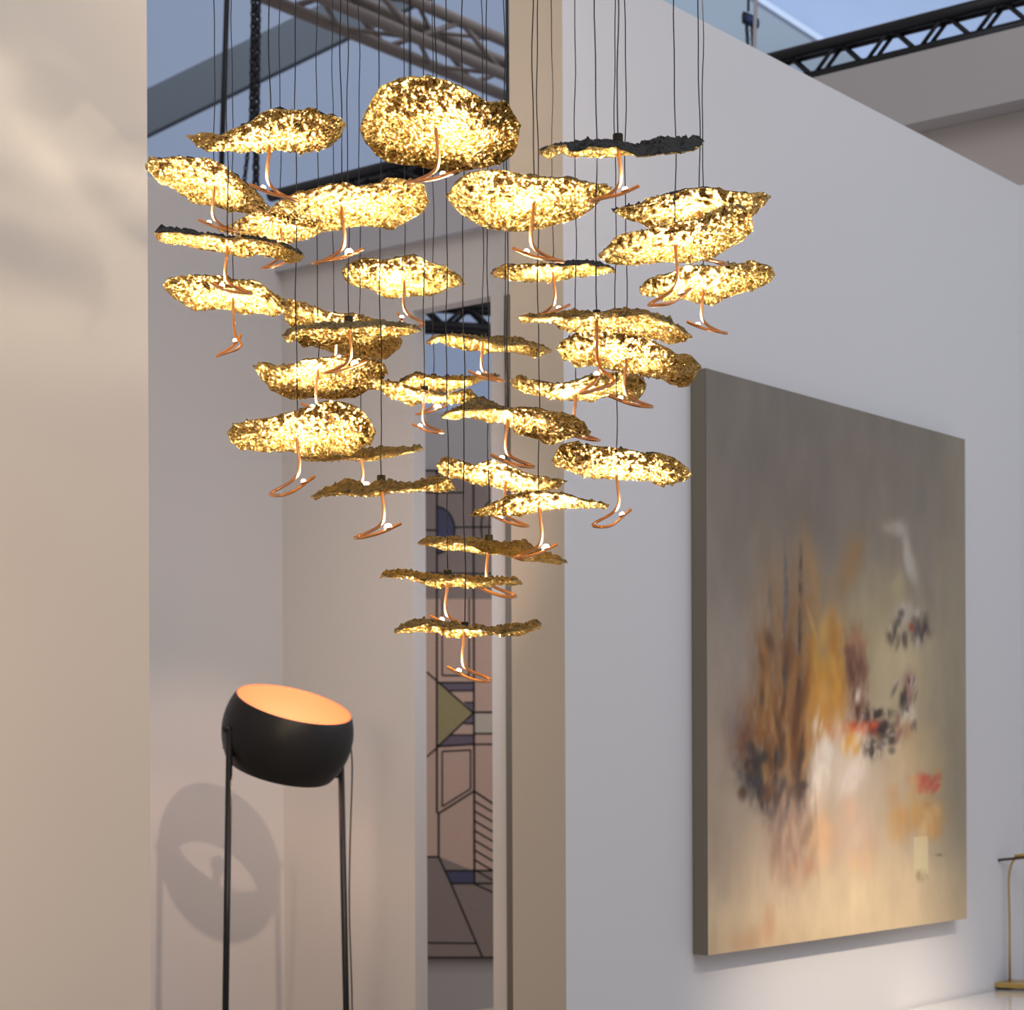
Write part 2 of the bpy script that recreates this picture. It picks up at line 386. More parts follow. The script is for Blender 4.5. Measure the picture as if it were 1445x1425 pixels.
d(12,780,[(693,387),(698,379),(713,373),(730,374),(746,374),(767,373),(788,373),(800,375),(819,374),(842,375),(858,378),(869,383)],
  [(693,387),(705,392),(725,396),(746,397),(773,399),(798,395),(812,391),(827,394),(840,388),(858,386),(869,383)],
  M=[(693,387),(705,385),(730,384),(760,383),(780,378),(790,372),(800,370),(819,371),(842,372),(858,376),(869,383)],phi=178)
d(13,993,[(902,408),(914,395),(934,389),(957,380),(969,375),(997,373),(1014,378),(1034,373),(1056,369),(1079,373),(1091,381),(1093,388)],
  [(902,408),(904,415),(924,418),(939,426),(954,420),(969,424),(989,429),(1008,431),(1021,420),(1039,413),(1064,407),(1086,398),(1093,388)],kv=405,phi=-5)
d(14,329,[(230,402),(238,394),(246,390),(261,389),(283,388),(304,390),(323,392),(344,395),(362,398),(377,407),(389,417),(402,423),(410,434)],
  [(230,402),(238,413),(252,425),(265,433),(277,439),(298,436),(323,438),(344,443),(364,441),(385,447),(398,445),(410,434)],kv=418,phi=-100)
d(15,471,[(397,432),(405,424),(422,426),(440,431),(453,436),(463,441),(492,443),(521,447),(552,458),(562,470),(567,483)],
  [(397,432),(403,452),(415,464),(430,480),(448,493),(484,500),(509,503),(540,506),(556,500),(565,490),(567,483)],
  M=[(397,432),(405,438),(421,440),(453,448),(485,462),(521,470),(552,475),(567,483)],phi=180)
d(16,492,[(398,475),(403,477),(411,469),(426,464),(453,465),(492,464.5),(513,462.5),(538,460),(552,461),(575,460),(594,467)],
  [(398,475),(405,481),(417,483),(430,490),(444,486),(459,489),(480,483),(513,477),(534,477),(561,474),(569,476),(579,471),(594,467)],
  M=[(398,475),(407,467),(428,462),(453,458.5),(484,457.5),(513,457.5),(538,456),(558,458),(575,459),(594,467)],phi=188)
d(17,842,[(732,450),(739,445),(761,447),(778,448),(795,449),(813,447),(845,445),(870,443),(886,443),(907,444),(928,450),(945,457),(960,466),(975,475)],
  [(732,450),(735,454),(762,452),(782,454),(789,464),(807,468),(840,469),(886,470),(901,477),(915,479),(926,478),(936,484),(950,488),(959,484),(970,481),(975,475)],
  M=[(732,450),(745,449),(778,448),(793,443),(813,443),(845,440.5),(863,441),(880,438),(903,441),(928,447),(943,452),(959,461),(971,471),(975,475)],phi=-93)
d(18,884,[(787,493),(793,479),(807,472),(836,470),(865,469),(896,471),(911,479),(928,485),(944,497),(961,499),(978,506),(989,518)],
  [(787,493),(791,501),(801,510),(815,517),(834,515),(853,519),(876,524),(907,530),(919,533),(940,538),(948,544),(967,545),(980,536),(989,518)],kv=502,phi=-18)
d(19,682,[(601,485),(611,477),(622,475),(636,475),(659,477),(684,480),(696,487),(713,489),(725,486),(742,488),(761,490),(777,496)],
  [(601,485),(605,486),(622,481),(636,489),(659,495),(680,493),(684,501),(696,495),(725,498),(761,504),(773,500),(777,496)],
  M=[(601,485),(611,478),(622,476),(636,475),(659,476),(692,475.5),(713,476.5),(738,481),(758,487),(770,491),(777,496)],phi=-10)
d(20,449,[(358,518),(366,512),(380,512),(392,518),(411,514),(425,509),(448,506),(480,505),(496,506),(513,506),(537,508),(544,518),(547,527)],
  [(358,518),(366,532),(377,542),(383,552),(400,561),(420,563),(443,562),(458,565),(487,562),(508,557),(524,550),(534,549),(540,536),(547,527)],kv=520,phi=0)
d(21,599,[(520,534),(533,536),(546,538),(558,542),(573,547),(593,551),(614,555),(633,557),(650,552),(664,552),(673,560),(676,566)],
  [(520,534),(527,544),(535,551),(550,560),(568,566),(583,574),(593,567),(616,570),(645,571),(666,570),(676,566)],kv=553,phi=-22,w=190)
d(22,612,[(560,543),(573,535),(589,530),(614,533),(633,536),(662,536),(687,532),(704,531)],
  [(560,543),(567,548),(580,553),(605,557),(645,551),(666,543),(687,536),(704,531)],
  M=[(560,543),(573,533),(589,528),(614,530),(633,533),(662,534),(687,530),(704,531)],phi=190,w=172)
d(23,813,[(720,538),(730,531),(742,533),(757,538),(777,542),(794,540),(808,537),(840,530),(865,524),(896,526),(909,534),(912,544)],
  [(720,538),(725,547),(740,555),(757,557),(777,562),(800,564),(819,564),(831,568),(848,561),(865,558),(886,567),(897,568),(906,559),(912,544)],kv=556,phi=-12)
d(24,717,[(623,588),(635,584),(645,578),(674,576),(704,577),(720,578),(737,576),(760,578),(783,582),(812,588),(825,598),(833,611)],
  [(623,588),(627,591),(645,591),(666,590),(687,596),(710,598),(721,603),(731,614),(746,611),(756,616),(771,627),(791,622),(816,617),(833,611)],
  M=[(623,588),(640,580),(660,570),(674,564),(690,567),(704,574),(720,583),(745,592),(783,598),(812,603),(833,611)],phi=-15)
d(25,419,[(322,612),(329,600),(352,594),(383,590),(408,584),(429,575),(454,568),(477,568),(499,575),(518,587),(527,600),(530,611)],
  [(322,612),(327,623),(342,634),(366,635),(393,638),(414,637),(429,646),(454,646),(477,641),(497,641),(512,633),(525,626),(530,611)],kv=614,phi=205)
d(26,509,[(424,647),(445,650),(465,649.5),(487,648),(508,645),(539,643.5),(570,639),(597,634)],
  [(424,647),(445,650),(477,650),(508,651),(537,648),(559,642),(580,638),(597,634)],
  M=[(424,647),(445,646),(465,641),(480,638),(503,636.5),(545,634),(570,633),(590,632),(597,634)],phi=186,w=180)
d(27,870,[(780,651),(783,639),(791,628),(804,623),(816,626),(841,632),(862,633),(887,633),(908,640),(926,639),(949,647),(964,654),(974,665),(977,670)],
  [(780,651),(783,658),(800,664),(833,674),(866,675),(887,678),(916,678),(932,685),(947,686),(961,678),(977,670)],kv=671,phi=205)
d(28,714,[(617,656),(622,648),(633,645),(650,650),(665,655),(677,655),(687,649),(699,651),(720,658),(739,667),(759,674),(785,676),(798,679)],
  [(617,656),(620,668),(633,674),(650,675),(666,681),(687,686),(708,690),(728,694),(749,694),(774,692),(790,689),(798,679)],kv=679,phi=-5)
d(29,538,[(438,702),(458,698),(477,696),(490,698),(508,699),(528,695.5),(560,692.5),(590,687),(605,684),(620,678),(633,677),(641,687),(643,692)],
  [(438,702),(445,705),(464,697.5),(481,699),(508,701),(520,699),(545,699),(566,694),(593,693.5),(616,694.5),(635,693.5),(643,692)],
  M=[(438,702),(445,698),(466,689.5),(487,679),(503,683),(518,688),(530,683),(549,681.5),(570,684),(584,683.5),(604,679),(620,675),(633,678),(643,692)],phi=186)
d(30,761,[(662,727),(677,718),(691,711),(710,704),(732,698),(760,694),(791,696),(816,703),(845,709),(859,714)],
  [(662,727),(677,728),(692,726),(708,727),(739,725),(762,720),(793,717),(825,713.5),(850,716.5),(859,714)],kv=716,phi=186)
d(31,690,[(591,767),(610,767.5),(632,764),(646,768.5),(669,774),(690,781),(710,780),(728,782),(747,787),(774,790),(801,794)],
  [(591,767),(614,771),(628,776.5),(655,778),(683,784),(701,782),(719,786),(738,792.5),(763,794),(790,796),(801,794)],
  M=[(591,767),(600,761.7),(626,760.5),(646,760.5),(664,762),(685,765),(706,768),(724,767),(740,767.5),(754,774),(774,784),(797,790),(801,794)],phi=-12)
d(32,632,[(538,811),(546,814),(578,813),(591,818.5),(614,820),(637,817),(660,817),(680,820),(706,819),(733,820),(736,824)],
  [(538,811),(557,815),(578,816.5),(596,823),(614,828),(632,825),(660,829),(683,827),(710,825),(731,827),(736,824)],
  M=[(538,811),(555,806),(578,808.5),(598,811),(619,814),(637,816),(655,814.5),(678,818.5),(706,817.5),(733,820),(736,824)],phi=-12)
d(33,656,[(557,891),(575,888.5),(591,883),(610,882),(628,886),(648,887),(674,889.5),(694,894),(712,892),(728,890.7),(747,889.5),(764,882)],
  [(557,891),(564,894),(591,891),(619,892),(630,900),(651,898),(678,898),(696,894),(719,895.5),(747,894),(764,882)],
  M=[(557,891),(566,884),(580,878),(596,876.5),(614,878),(632,880.5),(655,882.5),(674,886),(692,889.5),(710,885),(733,882.5),(762,880),(764,882)],phi=-15)
# ------------------------------------------------------------------ pendants
def interp(poly, x):
    xs = [p[0] for p in poly]; ys = [p[1] for p in poly]
    return float(np.interp(x, xs, ys))
def smooth_interp(poly, x, w):
    return (interp(poly, x - w) + 2 * interp(poly, x) + interp(poly, x + w)) / 4
HOOK = [(0,0,3),(-1,0,-14),(-3,0,-30),(-3.5,0,-43),(-1.5,1,-53),(5,5,-60),(15,12,-65),(25,16,-69),(33,13,-72.5),(37,3,-75),(34,-10,-77),(25,-15,-76.5),(14,-12,-73.5),(3,-6,-69.5),(-7,-1,-65),(-18,2,-59.5),(-28,3,-54.5)]
GROUP = 'gold leaf disc pendants of the hanging chandelier'
DIMPLE = {17: 7, 33: 4, 24: 6, 10: 6, 12: 4, 22: 5, 15: 2, 19: 3}
def pendant(i, label, Z0, dark=False):
    d = D[i]; rs = random.Random(100 + i)
    N, Fr, Mi = d['N'], d['F'], d['M']
    uL, uR = N[0][0], N[-1][0]; uc, hw = (uL + uR) / 2, (uR - uL) / 2
    R = hw * Z0 / F_PX
    ac = max(-.6, min(.6, (d['cu'] - uc) / hw))
    if d['kv'] is not None:
        n0, f0 = interp(N, d['cu']), interp(Fr, d['cu']); kk = max(.25, min(.8, (d['kv'] - n0) / max(1, f0 - n0)))
    def vmid(u):
        if Mi: return interp(Mi, u) + (DIMPLE.get(i, 0) * math.exp(-((u - d['cu']) / 14) ** 2))
        return interp(N, u) * (1 - kk) + interp(Fr, u) * kk
    def surf(a, b):
        u = uc + a * hw; h = math.sqrt(max(1e-6, 1 - min(1, a * a))); t = max(-1.0, min(1.0, b / max(h, 1e-3)))
        m = vmid(u); w_ = 22 * (1 - abs(t)) ** .8
        q = N if t < 0 else Fr
        e = interp(q, u) if w_ < .5 else sum(interp(q, min(uR, max(uL, u + w_ * s_))) for s_ in (-1, -.5, 0, .5, 1)) / 5
        if Mi: k = abs(t) ** 1.7
        else: k = abs(t) ** 1.35
        return P(u, m + (e - m) * k, Z0 + b * R)
    ctr = surf(ac, 0)
    root = empty('pendant_light', ctr, label, 'pendant light', GROUP)
    # points: rim + sunflower interior
    rim = 150; pts = []
    for k in range(rim):
        th_ = 2 * math.pi * k / rim; r = 1 + rs.uniform(-.03, .02)
        pts.append((math.cos(th_) * r, math.sin(th_) * r))
    n_in = 1500
    for k in range(n_in):
        r = math.sqrt((k + .5) / n_in) * .972; th_ = k * 2.399963
        j = .5 / math.sqrt(n_in)
        pts.append((r * math.cos(th_) + rs.uniform(-j, j), r * math.sin(th_) + rs.uniform(-j, j)))
    tri = delaunay_2d_cdt([Vector(p) for p in pts], [], [], 0, 1e-5)
    pv, pf = tri[0], tri[2]
    amp = .0021
    low, topv = [], []
    ph = [rs.uniform(0, 6.3) for _ in range(6)]
    for (a, b) in pv:
        p = surf(a, b); rr = math.hypot(a, b); g = rs.gauss(0, amp) * (1 if rr < .97 else .6)
        wv = .0012 * (math.sin(9 * a + ph[0]) * math.cos(7 * b + ph[1]) + math.sin(15 * b + 6 * a + ph[2]))
        p = p + Vector((rs.gauss(0, .0006), rs.gauss(0, .0006), g + wv))
        low.append(p); topv.append(p + UP * (.0016 if rr < .97 else .0011))
    n = len(low)
    mb = MB(); faces = []; mi = []
    for f3 in pf:
        faces.append(tuple(reversed(f3))); mi.append(0)
        faces.append(tuple(q + n for q in f3)); mi.append(1)
    # rim wall from boundary edges
    cnt = {}
    for f3 in pf:
        for q in range(len(f3)):
            e = (f3[q], f3[(q + 1) % len(f3)]); cnt[e] = 1
    for (p1, p2) in cnt:
        if (p2, p1) not in cnt: faces.append((p1, p2, p2 + n, p1 + n)); mi.append(0)
    mb.v = low + topv; mb.f = faces; mb.mi = mi
    mb.build('disc', [M_gold, M_topdark if dark else M_top], root)
    # fitting on top and the wire
    sc = max(.85, min(1.15, R / .105))
    mh, mr = (.0115, .0063) if i in (3, 16, 21, 29, 31, 32) else (.0085, .0052)
    MB().lathe(ctr + UP * .0005, UP, [(.0002, mh), (mr * .95, mh), (mr, mh - .0007), (mr, 0), (.0002, 0)], 16).build('wire_mount', M_mount, root)
    wp = []; zz = ctr.z + mh; k = 0; p1, p2 = rs.uniform(0, 6), rs.uniform(0, 6)
    while zz < 3.0:
        wp.append(Vector((ctr.x + .0011 * math.sin(zz * 21 + p1) + .0006 * math.sin(zz * 47 + p2), ctr.y + .0008 * math.sin(zz * 17 + p2), zz))); zz += .025
    wp[0] = ctr + UP * mh
    MB().tube(wp, .00085, 5).build('suspension_wire', M_wire, root, smooth=True)
    # copper stem with its looped tail
    f_ = math.radians(d['phi']); e1 = Vector((math.cos(f_), math.sin(f_), 0)); e2 = Vector((-math.sin(f_), math.cos(f_), 0))
    if math.cos(f_) < -.2: e2 = -e2
    jit = d['sl'] * sc * rs.uniform(.95, 1.04)
    kt = TILT.get(i, 1.0); HK = [(x, y, z if n_ < 5 else -54 + (z + 54) * kt) for n_, (x, y, z) in enumerate(HOOK)]
    pth = catmull([ctr + (e1 * x + e2 * y * (1.3 if i in TILT else 1) + UP * z) * .001 * jit for x, y, z in HK], 5)
    rr = [.0024 * sc] * len(pth); rr[-1] *= .7
    stem = MB().tube(pth, rr, 9).build('copper_stem', M_copper, root, smooth=True)
    lp = ctr + (e1 * -9.5 - e2 * .2 + UP * -61.0) * .001 * jit
    lp.z += -.001 * 8 * (kt - 1) * jit
    big = 1.55 if i in STAR else 1.0
    ax = (UP + e1 * .35).normalized()
    MB().lathe(lp - UP * .0015, ax, [(.0002, 0), (.0046, 0), (.005, .0008), (.0046, .0018), (.0002, .0018)], 16).build('led_cup', M_copper, stem)
    MB().lathe(lp + ax * .0003, ax, [(.0034 * big, 0), (.0033 * big, .0014 * big), (.0023 * big, .0029 * big), (.0001, .0035 * big)], 16).build('led_lens', M_led, stem, smooth=True)
    light('led_light', 'SPOT', lp + ax * .0085, LED_W, (1.0, .88, .70), stem, shadow_soft_size=.006, spot_size=(2.3 if i in (1, 4, 10, 14) else 2.45), spot_blend=.45, target=lp + (ctr - lp) * .5 + UP * .2)
    return root
LED_W = 11.5
TILT = {14: 2.0, 17: 1.9, 9: 1.5, 25: 1.45, 27: 1.45, 11: 1.7, 6: 1.3}
STAR = (5, 16, 22, 26, 29, 30)
LABELS = {
1:'gold disc pendant with dark upper rim, above the wide one at upper left',
2:'largest gold disc pendant, facing the viewer at the very top of the cluster',
3:'gold disc pendant whose top shows matt black, alone at the upper right',
4:'steeply tilted gold disc pendant overlapping the edge of the left wall',
5:'wide gold disc pendant below and left of the largest one, starry lamp under it',
6:'gold disc pendant half hidden behind the wide disc at upper left',
7:'wide bowl-like gold disc pendant just below and right of the largest one',
8:'gold disc pendant peeking out over the tilted one at the far upper right',
9:'upward tilted gold disc pendant directly below the peeking one on the right',
10:'thin sloping gold disc pendant with grey top, second from above at the far left',
11:'bright single gold disc pendant hanging before the pale lit wall band, left of the column',
12:'narrow gold disc pendant against the wall end column, under the bowl-like disc',
13:'gold disc pendant reaching farthest right, a copper loop drawn across it',
14:'lowest gold disc pendant at the far left, a teardrop copper loop under it',
15:'gold disc pendant behind the one with a dark brass fitting, left of centre',
16:'ragged gold disc pendant with dark brass fitting on top, left of centre',
17:'long ragged gold disc pendant with a thin left tongue, over two discs right of centre',
18:'deep dimpled gold disc pendant next to the top left corner of the painting',
19:'slim wavy gold disc pendant hanging before the truss seen through the passage',
20:'gold disc pendant with an olive shadowed dip, above the broad one at lower left',
21:'sagging gold disc pendant with square brass fitting, near the middle of the cluster',
22:'gold disc pendant with upturned right tip, behind the sagging one in the middle',
23:'curved boat-like gold disc pendant against the column, under the dimpled disc',
24:'folded gold disc pendant with dark ridge on its left, at the centre of the cluster',
25:'broad gold disc pendant at lower left, white hot across its middle',
26:'nearly edge-on gold disc pendant tucked under the broad one at lower left',
27:'gold disc pendant at the lower right, its right tip touching the painting edge in view',
28:'gold disc pendant with rounded left lip hanging above the rug top',
29:'wavy gold disc pendant with brown top and bright starry lamp, lowest on the left side',
30:'pointed gold disc pendant at lower right whose starry lamp hangs over the disc below',
31:'brown-topped gold disc pendant third from the bottom of the cluster',
32:'thin gold disc pendant second from the bottom of the cluster',
33:'lowest gold disc pendant of the cluster, hanging before the rug',
}
ZD = {1: 2.61, 2: 2.59, 3: 2.45, 4: 3.17, 5: 2.71, 6: 3.4, 7: 2.66, 8: 2.81, 9: 2.69, 10: 2.84, 11: 3.44, 12: 3.43, 13: 3.1, 14: 3.3, 15: 3.53, 16: 3.06, 17: 2.56, 18: 2.93, 19: 3.44, 20: 3.23, 21: 3.15, 22: 3.55, 23: 3.18, 24: 2.86, 25: 2.92, 26: 3.34, 27: 3.06, 28: 3.3, 29: 2.88, 30: 2.99, 31: 3.12, 32: 2.99, 33: 2.77}
for i in sorted(D): pendant(i, LABELS[i], ZD[i], dark=(i in (1, 3, 4, 8, 10, 12)))
# ------------------------------------------------------------------ floor lamp
LZ = 5.4
lc = P(406, 1033, LZ); LR = .1767
BULB = 85
aim = Vector((.255, -.27, .93)).normalized()
lamp = empty('floor_lamp', (lc.x, lc.y, 0), 'black floor lamp with tilted drum shade, copper inside, on two thin legs', 'floor lamp')
hT, hB = .0805, -.102
prof = [(math.sqrt(LR**2 - h*h), h) for h in np.linspace(hT, hB, 26)]
M_shade = mat('matt black lacquer', (.012, .0115, .011), .42, spec=.35)
M_cop = mat('copper painted lining', (.90, .33, .155), .6)
MB().lathe(lc, aim, prof, 64).build('lamp_shade', M_shade, lamp, smooth=True)
shade = lamp.children[-1] if lamp.children else None
shade = [o for o in bpy.data.objects if o.name.startswith('lamp_shade')][0]
pin = [(r - .004, h) for r, h in prof]
MB().lathe(lc, aim, [prof[0], pin[0]] + pin[1:] + [prof[-1]], 64).build('copper_lining', M_cop, shade, smooth=True)
MB().lathe(lc - aim * .02, aim, [(.0005, -.024), (.014, -.02), (.022, -.006), (.022, .006), (.014, .02), (.0005, .024)], 24).build('lamp_bulb', mat('lit bulb glass', (1, .9, .75), .3, emit=(1, .72, .52), estr=BULB), lamp, smooth=True)
MB().tube([lc - aim * .09, lc - aim * .048], .012, 12).build('bulb_socket', M_shade, lamp, smooth=True)
sd = Vector((1, .1, -.27)).normalized()
MB().tube([lc - aim * .085 - sd * .16, lc - aim * .085 + sd * .16], .005, 8).build('socket_bar', M_shade, shade, smooth=True)
def leg(top, bot, side):
    lg = MB().tube([top, bot], .0088, 12).build('leg', M_shade, lamp, smooth=True)
    c = Vector((top.x, top.y, top.z))
    MB().tube([c + Vector((-.017, -.004, -.004)), c + Vector((.014, .016, .003))], .0085, 12).build('pivot_knob', M_shade, lg, smooth=True)
zl = LZ - .02
tl = P(324, 1027, zl - .08); bl_ = P(318.2, 1425, zl - .08)
dirl = (bl_ - tl); bl_ = tl + dirl * ((tl.z - .012) / -dirl.z)
leg(tl, bl_, -1)
tr_ = P(480.5, 1040, zl + .15); br = P(488.5, 1425, zl + .15); dirr = br - tr_; br = tr_ + dirr * ((tr_.z - .012) / -dirr.z)
leg(tr_, br, 1)
mid = (bl_ + br) / 2
MB().lathe(Vector((mid.x, mid.y, 0)), UP, [(.001, .012), (.205, .012), (.21, .009), (.21, 0), (.001, 0)], 48).build('lamp_base', M_shade, lamp)
MB().tube(catmull([P(494.5, 1050, zl + .2), P(497, 1085, zl + .2), P(494, 1190, zl + .2), P(493, 1290, zl + .2), P(497, 1425, zl + .2), P(500, 1700, zl + .2)]), .0022, 7).build('power_cord', M_chain, lamp, smooth=True)

# ------------------------------------------------------------------ rug on the passage wall
rug_y = RZ - .012
def RP(u, v, off=0.0):
    return P(u, v, rug_y - off)
M_rug = [mat('rug rose wool', lin((208, 176, 158)), .95, noise=.08, nscale=60, bump=.3, bscale=300),
         mat('rug dark line', (.035, .028, .028), .95), mat('rug plum wool', (.17, .135, .17), .95, noise=.1, nscale=60),
         mat('rug olive wool', (.36, .30, .15), .95, noise=.1, nscale=60), mat('rug navy wool', (.085, .085, .15), .95),
         mat('rug cream wool', (.60, .53, .42), .95), mat('rug brown wool', (.30, .235, .205), .95, noise=.1, nscale=60)]
mb = MB()
xl, xr = 500, 800
mb.obox(RP(xl, 1352), RP(xr, 1352) - RP(xl, 1352), Vector((0, .012, 0)), UP * (RP(xl, 664).z - RP(xl, 1352).z), 0)
def poly(pts, mi, off=.0010): mb.add([RP(u, v, off) for u, v in reversed(pts)], [tuple(range(len(pts)))], mi)
def line(pts, w=2.6, off=.0020):
    for (a, b) in zip(pts[:-1], pts[1:]):
        dx, dy = b[0] - a[0], b[1] - a[1]; L = math.hypot(dx, dy); nx, ny = -dy / L * w / 2, dx / L * w / 2
        poly([(a[0] - nx, a[1] - ny), (b[0] - nx, b[1] - ny), (b[0] + nx, b[1] + ny), (a[0] + nx, a[1] + ny)], 1, off)
# fields
poly([(500, 664), (800, 664), (800, 845), (500, 845)], 6)
arc = [(615.5 + 26 * math.cos(t), 748 + 33 * math.sin(t)) for t in np.linspace(-math.pi / 2, math.pi / 2, 20)]
poly(arc, 4, .0014)
poly([(619, 963), (668, 963), (668, 974), (634, 974)], 2, .0014)
poly([(655, 991), (668, 991), (668, 1005)], 2, .0014); poly([(668, 1008), (668, 1021), (655, 1021)], 2, .0014)
poly([(634, 1037), (668, 1037), (668, 1050), (619, 1053)], 2, .0014)
poly([(618.5, 964), (667.5, 1006), (618.5, 1052)], 3, .0016)
poly([(669, 1007), (695, 1007), (695, 1035), (669, 1035)], 5, .0014)
poly([(500, 1209), (621, 1209), (666, 1228), (800, 1228), (800, 1352), (500, 1352)], 6)
poly([(628, 1228), (669.5, 1228), (669.5, 1246), (636, 1246)], 4, .0014)
# lines
line([(616.5, 664), (616.5, 1146), (619, 1147), (619, 1209)], 3); line([(668, 664), (669.5, 1246)], 3)
line([(624, 845), (624, 953), (662, 953), (662, 845)], 2.2)
line([(500, 664), (800, 664)], 3); line([(590, 695), (655, 695)], 2.5); line([(590, 748), (616, 748)], 2.5); line([(641, 744), (720, 743)], 2.5)
line(arc, 3); arc2 = [(695 - 16 * math.cos(t), 744 + 38 * math.sin(t)) for t in np.linspace(-1.4, 1.4, 14)]; line(arc2, 2.6)
line([(590, 808), (720, 810)], 2.5); line([(602, 948), (618, 962)], 2.4)
line([(618, 962), (668, 1006), (618, 1053)], 2.6); line([(619, 963), (669, 963)], 2.6); line([(634, 974.5), (669, 974.5)], 2.2)
line([(655, 991), (669, 991)], 2.2); line([(655, 1021), (669, 1021)], 2.2); line([(634, 1037), (669, 1037)], 2.2); line([(618, 1053), (669, 1050)], 2.6)
line([(668, 1005), (800, 1004)], 2.6); line([(669, 1035), (800, 1035)], 2.4); line([(669, 1050), (800, 1050)], 2.4)
line([(602, 1068), (619, 1053)], 2.4); line([(624, 1138), (624, 1060), (664, 1058), (664, 1113), (624, 1138)], 2.2)
line([(620, 1147), (669, 1116), (720, 1150)], 2.6)
for k in range(8): line([(669, 1130 + k * 13.8), (720, 1160 + k * 13.8)], 2.2)
line([(500, 1209), (619, 1209), (637, 1248), (681, 1351)], 2.8); line([(628, 1228.5), (800, 1228)], 2.8); line([(635, 1246.5), (800, 1246)], 2.8)
line([(669, 1247), (720, 1270)], 2.4); line([(500, 1329), (673, 1331)], 2.6); line([(500, 1351), (800, 1351)], 3)
rg = mb.build('hanging_rug', M_rug); tag(rg, 'tall rose and brown rug with black geometric lines hanging beyond the passage', 'rug')

# ------------------------------------------------------------------ painting
Pa, ta = wallpt(1000 - 2); Pb, tb = wallpt(1364 - 2)
dep = .045                                        # canvas depth off the wall
nrm = -DL
def onwall(px, off):                               # point on a plane parallel to the wall, off metres in front
    o = W0 + nrm * off; k = (px - CX) / F_PX
    t = (k * o.y - o.x) / (DR.x - k * DR.y); return o + DR * t
fa = onwall(998, dep); fb = onwall(1363.5, dep)
zt1 = EYE + (HY - 521) * fa.y / F_PX; zb1 = EYE + (HY - 1350) * fa.y / F_PX
zt2 = EYE + (HY - 622) * fb.y / F_PX; zb2 = EYE + (HY - 1298) * fb.y / F_PX
ztop, zbot = (zt1 + zt2) / 2 , (zb1 + zb2) / 2
pic = empty('abstract_painting', Vector((fa.x, fa.y, zbot)), 'large unframed abstract canvas in grey, ochre and cream on the right wall', 'painting')
Wd = (fb - fa).length
MB().obox(Vector((fa.x, fa.y, zbot)) - nrm * .0012, DR * Wd, -nrm * (dep - .004), UP * (ztop - zbot)).build('canvas_edge', mat('grey painted canvas edge', lin((118, 112, 98)), .8), pic)
nu, nv = 270, 420
pr_ = np.linspace(0, 1, nu); qr = np.linspace(0, 1, nv)
PP, QQ = np.meshgrid(pr_, qr)                      # rows: height
Xw = fa.x + DR.x * Wd * PP; Yw = fa.y + DR.y * Wd * PP; Zw = zbot + (ztop - zbot) * QQ
# measured coordinates used to place the brush marks
U = CX + Xw * F_PX / Yw - ROLL * (Zw - EYE) * F_PX / Yw; V = HY - (Zw - EYE) * F_PX / Yw - ROLL * Xw * F_PX / Yw
def vnoise(x, y, seed):
    xi = np.floor(x).astype(int); yi = np.floor(y).astype(int); fx = x - xi; fy = y - yi
    fx = fx * fx * (3 - 2 * fx); fy = fy * fy * (3 - 2 * fy)
    def h(a, b):
        n = (a * 374761393 + b * 668265263 + seed * 974711) & 0x7fffffff
        n = ((n ^ (n >> 13)) * 1274126177) & 0x7fffffff
        return ((n ^ (n >> 16)) & 0xffff) / 65535.0
    return (h(xi, yi) * (1 - fx) + h(xi + 1, yi) * fx) * (1 - fy) + (h(xi, yi + 1) * (1 - fx) + h(xi + 1, yi + 1) * fx) * fy
def fbm(sx, sy, seed, o=4):
    r = np.zeros_like(U); a = .5
    for k in range(o): r += a * vnoise(U / sx * 2 ** k, V / sy * 2 ** k, seed + k); a *= .5
    return r / (1 - .5 ** o)
Cimg = np.zeros(U.shape + (3,))
n1, n2, n3 = fbm(120, 160, 1), fbm(50, 120, 9), fbm(14, 70, 21)
keys = [(520, (112, 106, 97)), (620, (116, 108, 98)), (720, (124, 114, 102)), (800, (134, 121, 107)), (900, (152, 136, 118)), (1000, (168, 150, 132)), (1100, (178, 160, 138)), (1200, (198, 176, 148)), (1280, (212, 188, 152)), (1345, (205, 180, 142))]
vw = V + (n1 - .5) * 120
for c in range(3): Cimg[..., c] = np.interp(vw, [k[0] for k in keys], [k[1][c] for k in keys])
def blend(mask, col):
    mask = np.clip(mask, 0, 1)[..., None]
    Cimg[:] = Cimg * (1 - mask) + np.array(col, float) * mask
def blob(x, y, rx, ry, col, s=1.0, ang=0, wob=.5, seed=0, hard=1.0, grain=0.0):
    wx = (fbm(rx * 1.4 + 6, ry * 1.4 + 6, 40 + seed) - .5) * 2 * wob * rx; wy = (fbm(rx * 1.2 + 6, ry * 1.2 + 6, 70 + seed) - .5) * 2 * wob * ry
    a = math.radians(ang); dx, dy = U - x + wx, V - y + wy
    ex, ey = (dx * math.cos(a) + dy * math.sin(a)) / rx, (-dx * math.sin(a) + dy * math.cos(a)) / ry
    m = np.exp(-np.power((ex * ex + ey * ey) / 1.35, 1.35 * hard))
    if grain: m = m * np.clip(1 + grain * (fbm(5, 18, 90 + seed, 3) - .5) * 4, 0, 1.4)
    blend(m * s, col)
blob(1350, 1000, 45, 330, (146, 136, 112), .75, seed=1)
blob(1045, 930, 55, 90, (160, 145, 134), .7, seed=2); blob(1020, 760, 40, 130, (118, 110, 100), .6, seed=3)
blob(1025, 1190, 40, 60, (176, 154, 130), .6, seed=4); blob(1180, 690, 90, 60, (116, 104, 92), .6, seed=5)
blob(1240, 1270, 95, 60, (220, 196, 156), .7, seed=6)
blob(1225, 870, 45, 70, (166, 150, 112), .8, seed=7); blob(1265, 960, 42, 60, (204, 184, 140), .85, seed=8)
